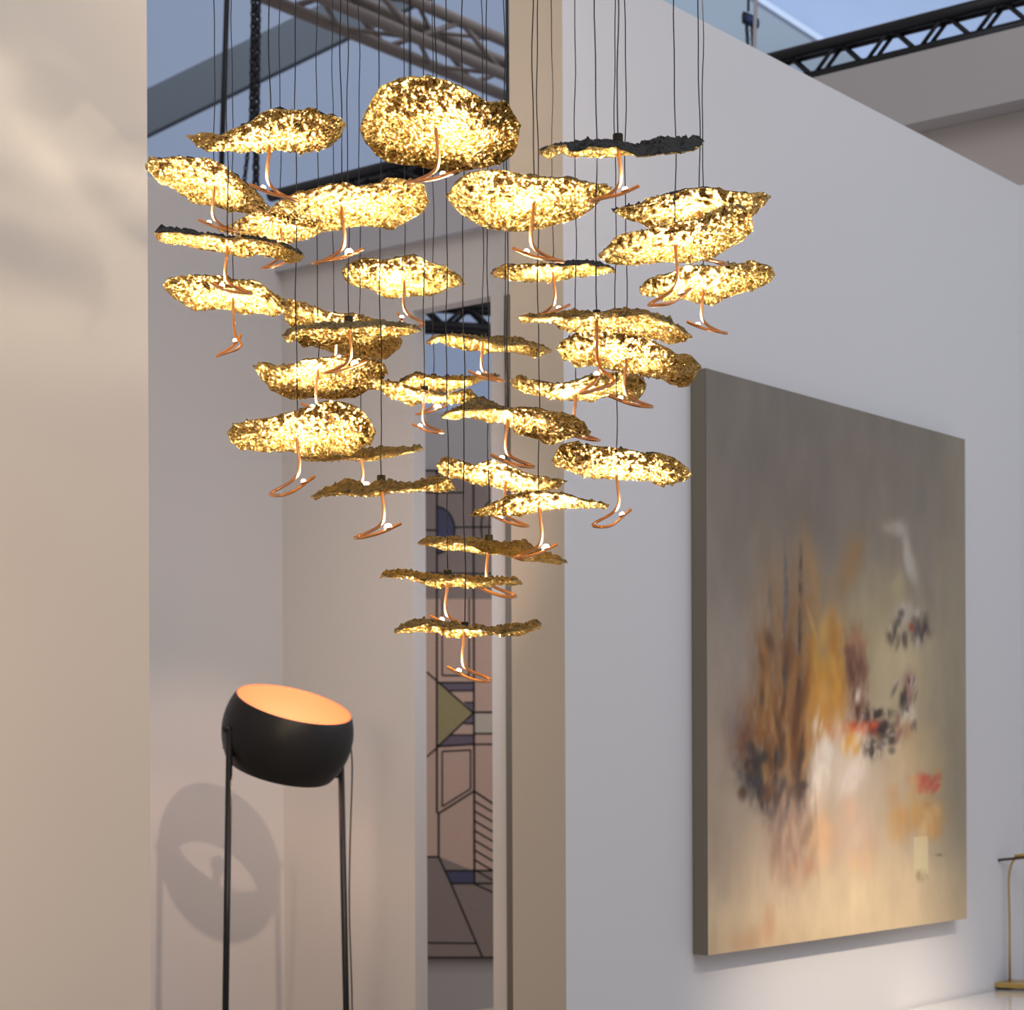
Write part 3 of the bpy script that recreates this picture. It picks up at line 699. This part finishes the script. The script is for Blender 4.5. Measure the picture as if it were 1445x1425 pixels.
blob(1110, 920, 45, 100, (140, 108, 72), .8, seed=9, grain=.5); blob(1090, 1030, 46, 62, (146, 96, 48), .85, seed=10, grain=.6)
blob(1122, 880, 28, 90, (136, 100, 66), .6, seed=51, grain=.6)
blob(1200, 795, 14, 42, (150, 108, 58), .7, ang=12, seed=11); blob(1145, 800, 9, 45, (158, 120, 72), .6, ang=-10, seed=12)
blob(1165, 945, 24, 75, (196, 140, 50), .9, seed=13, grain=.3); blob(1160, 1000, 22, 40, (190, 128, 52), .7, seed=14)
blob(1207, 945, 15, 50, (120, 78, 56), .8, seed=15, grain=.5); blob(1205, 915, 10, 22, (176, 122, 84), .7, seed=52)
blob(1110, 1160, 28, 75, (152, 122, 104), .7, seed=16, grain=.4)
blob(1080, 1105, 24, 42, (66, 60, 60), .92, seed=17, grain=.5, wob=.7); blob(1062, 1078, 18, 16, (66, 52, 44), .85, seed=18, grain=.6)
blob(1105, 1122, 10, 28, (84, 78, 78), .7, seed=19, grain=.5); blob(1128, 1105, 12, 34, (78, 64, 58), .7, seed=20, grain=.6)
blob(1040, 1035, 14, 34, (120, 104, 100), .6, seed=21); blob(1050, 1045, 12, 24, (118, 76, 50), .7, seed=22, grain=.5)
blob(1128, 1000, 5, 95, (64, 48, 40), .85, seed=23, wob=.9, grain=.6); blob(1108, 860, 3, 85, (92, 88, 86), .7, seed=24, wob=1.2, grain=.8)
blob(1130, 830, 2.5, 70, (80, 64, 54), .8, seed=25, wob=1.4, grain=.8); blob(1088, 860, 3.5, 55, (104, 98, 92), .7, seed=26, wob=1, grain=.7)
blob(1108, 945, 4, 22, (58, 56, 58), .8, ang=8, seed=27); blob(1094, 1045, 2, 50, (56, 42, 36), .8, seed=28, grain=.8)
blob(1125, 1035, 7, 55, (84, 52, 34), .8, seed=53, grain=.8)
blob(1195, 1070, 34, 48, (206, 190, 172), .85, seed=29); blob(1163, 1078, 11, 62, (216, 204, 186), .9, ang=10, seed=30, grain=.4)
blob(1152, 1115, 4, 24, (226, 212, 190), .8, ang=16, seed=31); blob(1205, 1095, 10, 40, (222, 208, 192), .7, ang=18, seed=54, grain=.3)
blob(1212, 1025, 15, 9, (206, 84, 44), .9, seed=32, grain=.6); blob(1237, 1028, 11, 9, (228, 66, 30), .95, seed=33)
blob(1200, 1050, 12, 16, (212, 146, 50), .85, seed=34); blob(1180, 1030, 12, 14, (190, 110, 56), .7, seed=55)
blob(1215, 1005, 14, 14, (96, 58, 42), .8, seed=35, grain=.6)
blob(1240, 1010, 18, 8, (62, 52, 46), .85, seed=36, wob=1, grain=.8); blob(1255, 1038, 15, 13, (36, 30, 28), .97, seed=37)
blob(1232, 1055, 12, 14, (84, 74, 68), .75, seed=38, grain=.8); blob(1279, 990, 8, 14, (54, 48, 46), .9, seed=39, wob=1, grain=.5)
blob(1283, 965, 9, 16, (160, 118, 104), .75, seed=40, grain=.8); blob(1272, 1022, 5, 34, (220, 208, 192), .9, ang=14, seed=41, grain=.5)
blob(1285, 1012, 6, 18, (226, 214, 200), .8, seed=42, grain=.5); blob(1256, 1033, 5, 5, (206, 194, 176), .8, seed=43)
blob(1210, 982, 7, 9, (214, 196, 176), .7, seed=44, grain=1); blob(1252, 1060, 14, 8, (206, 196, 182), .6, seed=56, grain=.9)
blob(1264, 745, 14, 10, (172, 162, 150), .8, seed=45); blob(1284, 790, 6, 30, (178, 168, 156), .85, ang=-14, seed=46)
blob(1268, 830, 10, 22, (178, 164, 118), .6, seed=57)
blob(1262, 888, 5, 18, (72, 62, 54), .8, ang=14, seed=47, wob=1, grain=.7); blob(1298, 886, 12, 17, (74, 62, 58), .85, seed=48, wob=.8, grain=.5)
blob(1278, 868, 14, 16, (192, 178, 162), .75, seed=49, grain=.4); blob(1287, 885, 4, 6, (150, 76, 46), .95, seed=50)
blob(1295, 905, 3, 10, (196, 180, 166), .7, seed=58)
blob(1290, 1060, 36, 60, (208, 180, 132), .75, seed=60); blob(1278, 1030, 12, 12, (170, 112, 66), .5, seed=61)
blob(1308, 1106, 14, 10, (198, 96, 76), .75, seed=62, grain=1.0, wob=.9)
blob(1300, 1148, 30, 22, (196, 146, 82), .7, seed=63, grain=.5); blob(1270, 1160, 14, 26, (204, 156, 96), .6, seed=64)
blob(1318, 1165, 8, 18, (196, 140, 72), .6, seed=65, grain=.6)
sq = (np.abs(U - 1299 - (V - 1207) * .02) < 10 + (n3 - .5) * 4) & (np.abs(V - 1207) < 26 + (n3 - .5) * 6)
blend(sq * .75, (214, 200, 156))
blob(1162, 1185, 18, 32, (222, 172, 122), .8, seed=66); blob(1142, 1225, 8, 14, (190, 136, 100), .6, seed=67, grain=.5); blob(1120, 1225, 6, 16, (196, 150, 116), .6, seed=68)
blob(1200, 1180, 30, 34, (206, 174, 150), .6, seed=69); blob(1085, 1300, 8, 26, (196, 150, 112), .6, seed=70); blob(1055, 1325, 26, 14, (204, 158, 118), .5, seed=71)
blob(1300, 1236, 8, 6, (150, 130, 96), .6, seed=72, grain=1); blob(1327, 1206, 7, 1.6, (120, 106, 84), .6, seed=73, grain=1)
rg_ = np.random.RandomState(5)
def strokes(n, x0, x1, y0, y1, cols, rx, ry, s, ang=0):
    for k in range(n):
        x, y = rg_.uniform(x0, x1), rg_.uniform(y0, y1); c = cols[rg_.randint(len(cols))]
        a = math.radians(ang + rg_.uniform(-14, 14)); dx, dy = U - x, V - y
        wx = (n3 - .5) * 5
        ex, ey = ((dx + wx) * math.cos(a) + dy * math.sin(a)) / (rx * rg_.uniform(.5, 1.5)), (-dx * math.sin(a) + dy * math.cos(a)) / (ry * rg_.uniform(.5, 1.4))
        blend(np.exp(-(ex * ex + ey * ey) ** 1.5) * s * rg_.uniform(.5, 1), c)
strokes(46, 1070, 1140, 900, 1100, [(112, 70, 34), (160, 104, 48), (84, 54, 34), (176, 130, 74)], 5, 26, .7)
strokes(26, 1045, 1135, 1050, 1130, [(58, 48, 44), (84, 62, 48), (130, 86, 50), (50, 46, 48)], 6, 12, .75)
strokes(22, 1140, 1190, 880, 1010, [(206, 150, 54), (184, 120, 44), (214, 164, 84)], 6, 24, .6)
strokes(24, 1150, 1215, 1020, 1120, [(222, 210, 194), (206, 188, 170), (228, 216, 204), (196, 176, 156)], 4, 22, .6, 10)
strokes(22, 1225, 1262, 1008, 1062, [(44, 38, 36), (66, 54, 48), (210, 198, 182), (96, 82, 72)], 4, 6, .8, 20)
strokes(18, 1262, 1294, 955, 1040, [(52, 46, 44), (222, 210, 196), (176, 110, 92), (120, 104, 92)], 3, 9, .8, 10)
strokes(16, 1252, 1312, 862, 910, [(70, 60, 54), (196, 182, 166), (96, 84, 76)], 3, 9, .7, 8)
strokes(26, 1258, 1325, 1090, 1180, [(206, 160, 96), (196, 134, 80), (218, 182, 124)], 6, 12, .5)
strokes(10, 1297, 1325, 1096, 1114, [(204, 84, 66), (196, 104, 84)], 3, 6, .75, 30)
strokes(30, 1090, 1160, 1120, 1240, [(142, 112, 94), (170, 136, 112), (206, 168, 136)], 5, 26, .5)
strokes(16, 1150, 1240, 1140, 1230, [(224, 184, 140), (214, 176, 150), (228, 200, 160)], 9, 20, .45)
strokes(20, 1060, 1340, 640, 860, [(128, 116, 100), (150, 126, 96), (118, 112, 104)], 9, 40, .35)
strokes(14, 1195, 1222, 890, 1000, [(96, 62, 50), (130, 84, 62), (176, 128, 98)], 4, 14, .6)
Cimg *= (1 + (n3 - .5) * .10 + (n2 - .5) * .12)[..., None]
weave = (np.sin(U * 2.4) * np.sin(V * 2.4)) * .012
Cimg *= (1 + weave)[..., None]
Cl = np.clip(Cimg / 255.0, 0, 1)
Cl = np.where(Cl <= .04045, Cl / 12.92, ((Cl + .055) / 1.055) ** 2.4)
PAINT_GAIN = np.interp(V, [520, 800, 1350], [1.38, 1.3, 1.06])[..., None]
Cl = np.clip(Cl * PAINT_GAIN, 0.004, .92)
me = bpy.data.meshes.new('canvas_face')
vs = np.stack([Xw - fa.x, Yw - fa.y, Zw - zbot], -1).reshape(-1, 3)
idx = np.arange(nu * nv).reshape(nv, nu)
quads = np.stack([idx[:-1, :-1], idx[:-1, 1:], idx[1:, 1:], idx[1:, :-1]], -1).reshape(-1, 4)
me.from_pydata(vs.tolist(), [], quads.tolist())
ca = me.color_attributes.new('paint', 'FLOAT_COLOR', 'POINT')
ca.data.foreach_set('color', np.concatenate([Cl.reshape(-1, 3), np.ones((nu * nv, 1))], 1).astype(np.float32).ravel())
m_paint = mat('oil paint on canvas', (.5, .5, .5), .62, bump=.25, bscale=420)
an = m_paint.node_tree.nodes.new('ShaderNodeVertexColor'); an.layer_name = 'paint'
m_paint.node_tree.links.new(an.outputs['Color'], m_paint.node_tree.nodes['Principled BSDF'].inputs['Base Color'])
me.materials.append(m_paint)
cf = bpy.data.objects.new('canvas_face', me); COL.objects.link(cf); cf.parent = pic

# ------------------------------------------------------------------ sideboard and brass lamp by the right wall
M_gloss = mat('glossy white lacquer', (.80, .76, .71), .12, coat=.5)
TOPZ = .75
s0 = W0 + DR * 1.55 + nrm * .012
sb = empty('sideboard', (s0.x, s0.y, 0), 'glossy white sideboard under the painting, brass lamp standing on it', 'sideboard')
SL, SD = T_END - 1.55 - .02, .62
MB().obox(Vector((s0.x, s0.y, TOPZ - .03)), DR * SL, nrm * SD, UP * .03).build('sideboard_top', M_gloss, sb, bevel=.003)
MB().obox(Vector((s0.x, s0.y, .08)) + DR * .02, DR * (SL - .04), nrm * (SD - .04), UP * (TOPZ - .11)).build('carcass', M_gloss, sb)
for k in range(2):
    dw = (SL - .06) / 2
    MB().obox(Vector((s0.x, s0.y, .10)) + DR * (.025 + k * (dw + .01)) + nrm * (SD - .04), DR * dw, nrm * .016, UP * (TOPZ - .15)).build('door', M_gloss, sb, bevel=.002)
MB().obox(Vector((s0.x, s0.y, 0)) + DR * .06, DR * (SL - .12), nrm * (SD - .1), UP * .08).build('plinth', M_darkbrown, sb)
# brass reading lamp
bz_ = None
foot = P(1418, 1397, 6.02); kz = (EYE - TOPZ) / ((1397 - HY) / F_PX)      # depth where the sight line meets the table top
Zt = kz
bp_ = P(1420, 1398, Zt); bp_.z = TOPZ
tlmp = empty('table_lamp', bp_, 'slim brass reading lamp with square base on the white sideboard', 'table lamp')
M_brass = mat('brushed brass', (.62, .42, .14), .32, 1.0)
M_bar = mat('dark bronze bar', (.10, .055, .04), .4, .6)
px = Zt / F_PX                                       # metres per pixel there
e1, e2 = (DR * .55 + nrm * .835).normalized(), None
e1 = Vector((.93, -.37, 0)).normalized(); e2 = Vector((.37, .93, 0))
bw = 50 * px
MB().obox(bp_ + UP * .006 - e1 * bw * .55 - e2 * bw * .5, e1 * bw * 1.3, e2 * bw, UP * .016).build('base_plate', M_brass, tlmp, bevel=.002)
for sx in (-.45, .6):
    for sy in (-.4, .4):
        MB().lathe(bp_ + e1 * bw * sx + e2 * bw * sy, UP, [(.0005, 0), (.006, 0), (.006, .0065), (.0005, .0065)], 12).build('foot', M_bar, tlmp)
st = [bp_ + UP * .02 + e1 * .0 + Vector((5 * px, 0, 0))]
sx0 = st[0].x
top = EYE + (HY - 1250) * px
pts = [st[0], Vector((sx0, bp_.y, EYE + (HY - 1300) * px)), Vector((sx0 - 1 * px, bp_.y, EYE + (HY - 1250) * px)), Vector((sx0 + 0 * px, bp_.y, EYE + (HY - 1236) * px)), Vector((sx0 + 2.5 * px, bp_.y, EYE + (HY - 1224) * px)), Vector((sx0 + 7 * px, bp_.y, EYE + (HY - 1216) * px)), Vector((sx0 + 16 * px, bp_.y, EYE + (HY - 1211) * px)), Vector((sx0 + 30 * px, bp_.y, EYE + (HY - 1209.5) * px))]
MB().tube([pts[0], pts[1]] + catmull(pts[1:], 5)[1:], .0036, 10).build('stem', M_brass, tlmp, smooth=True)
hb = Vector((sx0 - 18 * px, bp_.y - .02, EYE + (HY - 1216) * px)); he = Vector((sx0 + 75 * px, bp_.y - .02, EYE + (HY - 1207) * px))
MB().tube([hb, he], .0042, 10).build('light_bar', M_bar, tlmp, smooth=True)
MB().tube([hb + (he - hb) * .25 + UP * .008, hb + (he - hb) * .7 + UP * .008], .0045, 10).build('bar_sleeve', M_brass, tlmp, smooth=True)
MB().tube(catmull([bp_ + UP * .012 - e1 * bw * .5, bp_ + UP * .02 + Vector((-32 * px, .04, 0)), bp_ + UP * .014 + Vector((-44 * px, .05, 0)), bp_ + UP * .004 + Vector((-40 * px, .0, 0)), bp_ + UP * .004 + Vector((-22 * px, -.01, 0))], 8), .0013, 6).build('power_cord', M_chain, tlmp, smooth=True)

# ------------------------------------------------------------------ light
w = bpy.data.worlds.new('world'); S.world = w; w.use_nodes = True
bg = w.node_tree.nodes['Background']; bg.inputs[0].default_value = (.52, .495, .515, 1); bg.inputs[1].default_value = .70
# cool overhead hall light
light('hall_light', 'AREA', (1.5, 1.0, 6.5), 115, (.86, .91, 1.0), shape='RECTANGLE', size=5.0, size_y=4.0, target=(.8, 5.2, 1.5))
# warm booth spots, with added fill lights among them
c1 = onwall(1180, .0)
light('picture_spot', 'SPOT', (2.6, 3.2, 3.9), 560, (1.0, .82, .64), spot_size=.42, spot_blend=1.0, shadow_soft_size=.06, target=(c1.x + .1, c1.y, .62))
light('wall_spot', 'SPOT', (-.5, 2.9, 4.4), 195, (1.0, .79, .60), spot_size=.6, spot_blend=1.0, shadow_soft_size=.5, target=(-.35, 6.0, 1.5))
light('lamp_spot', 'SPOT', (.6, 2.4, 3.1), 170, (1.0, .74, .60), spot_size=.30, spot_blend=.6, shadow_soft_size=.03, target=(-.68, 5.55, 1.40))
light('gap_fill', 'POINT', (.1, 5.35, 1.9), 6.5, (.62, .76, 1.0), shadow_soft_size=.2)  # added point light hidden behind the column to brighten the jamb
light('column_spot', 'SPOT', (-1.2, 2.4, 3.6), 18, (1.0, .78, .55), spot_size=.5, spot_blend=.9, shadow_soft_size=.08, target=(0.06, 4.55, 1.2))
light('left_wall_fill', 'SPOT', (-.85, .9, 1.9), 105, (1.0, .73, .48), spot_size=.72, spot_blend=1.0, shadow_soft_size=.3, target=(-.95, 3.7, 1.55))  # added fill near the camera, warms the left wall like chandelier spill
light('rug_spot', 'SPOT', (-.2, 7.3, 3.9), 38, (1.0, .80, .66), spot_size=.52, spot_blend=.8, shadow_soft_size=.05, target=(-.2, 9.0, 1.45))
light('cool_fill', 'AREA', (3.2, 3.9, 2.9), 10, (.66, .80, 1.0), shape='RECTANGLE', size=1.0, size_y=1.4, target=(1.6, 6.3, 1.9))  # added cool area light, tints the far end of the right wall
light('passage_light', 'POINT', (.6, 7.6, 2.6), 10, (.75, .85, 1.0), shadow_soft_size=.3)
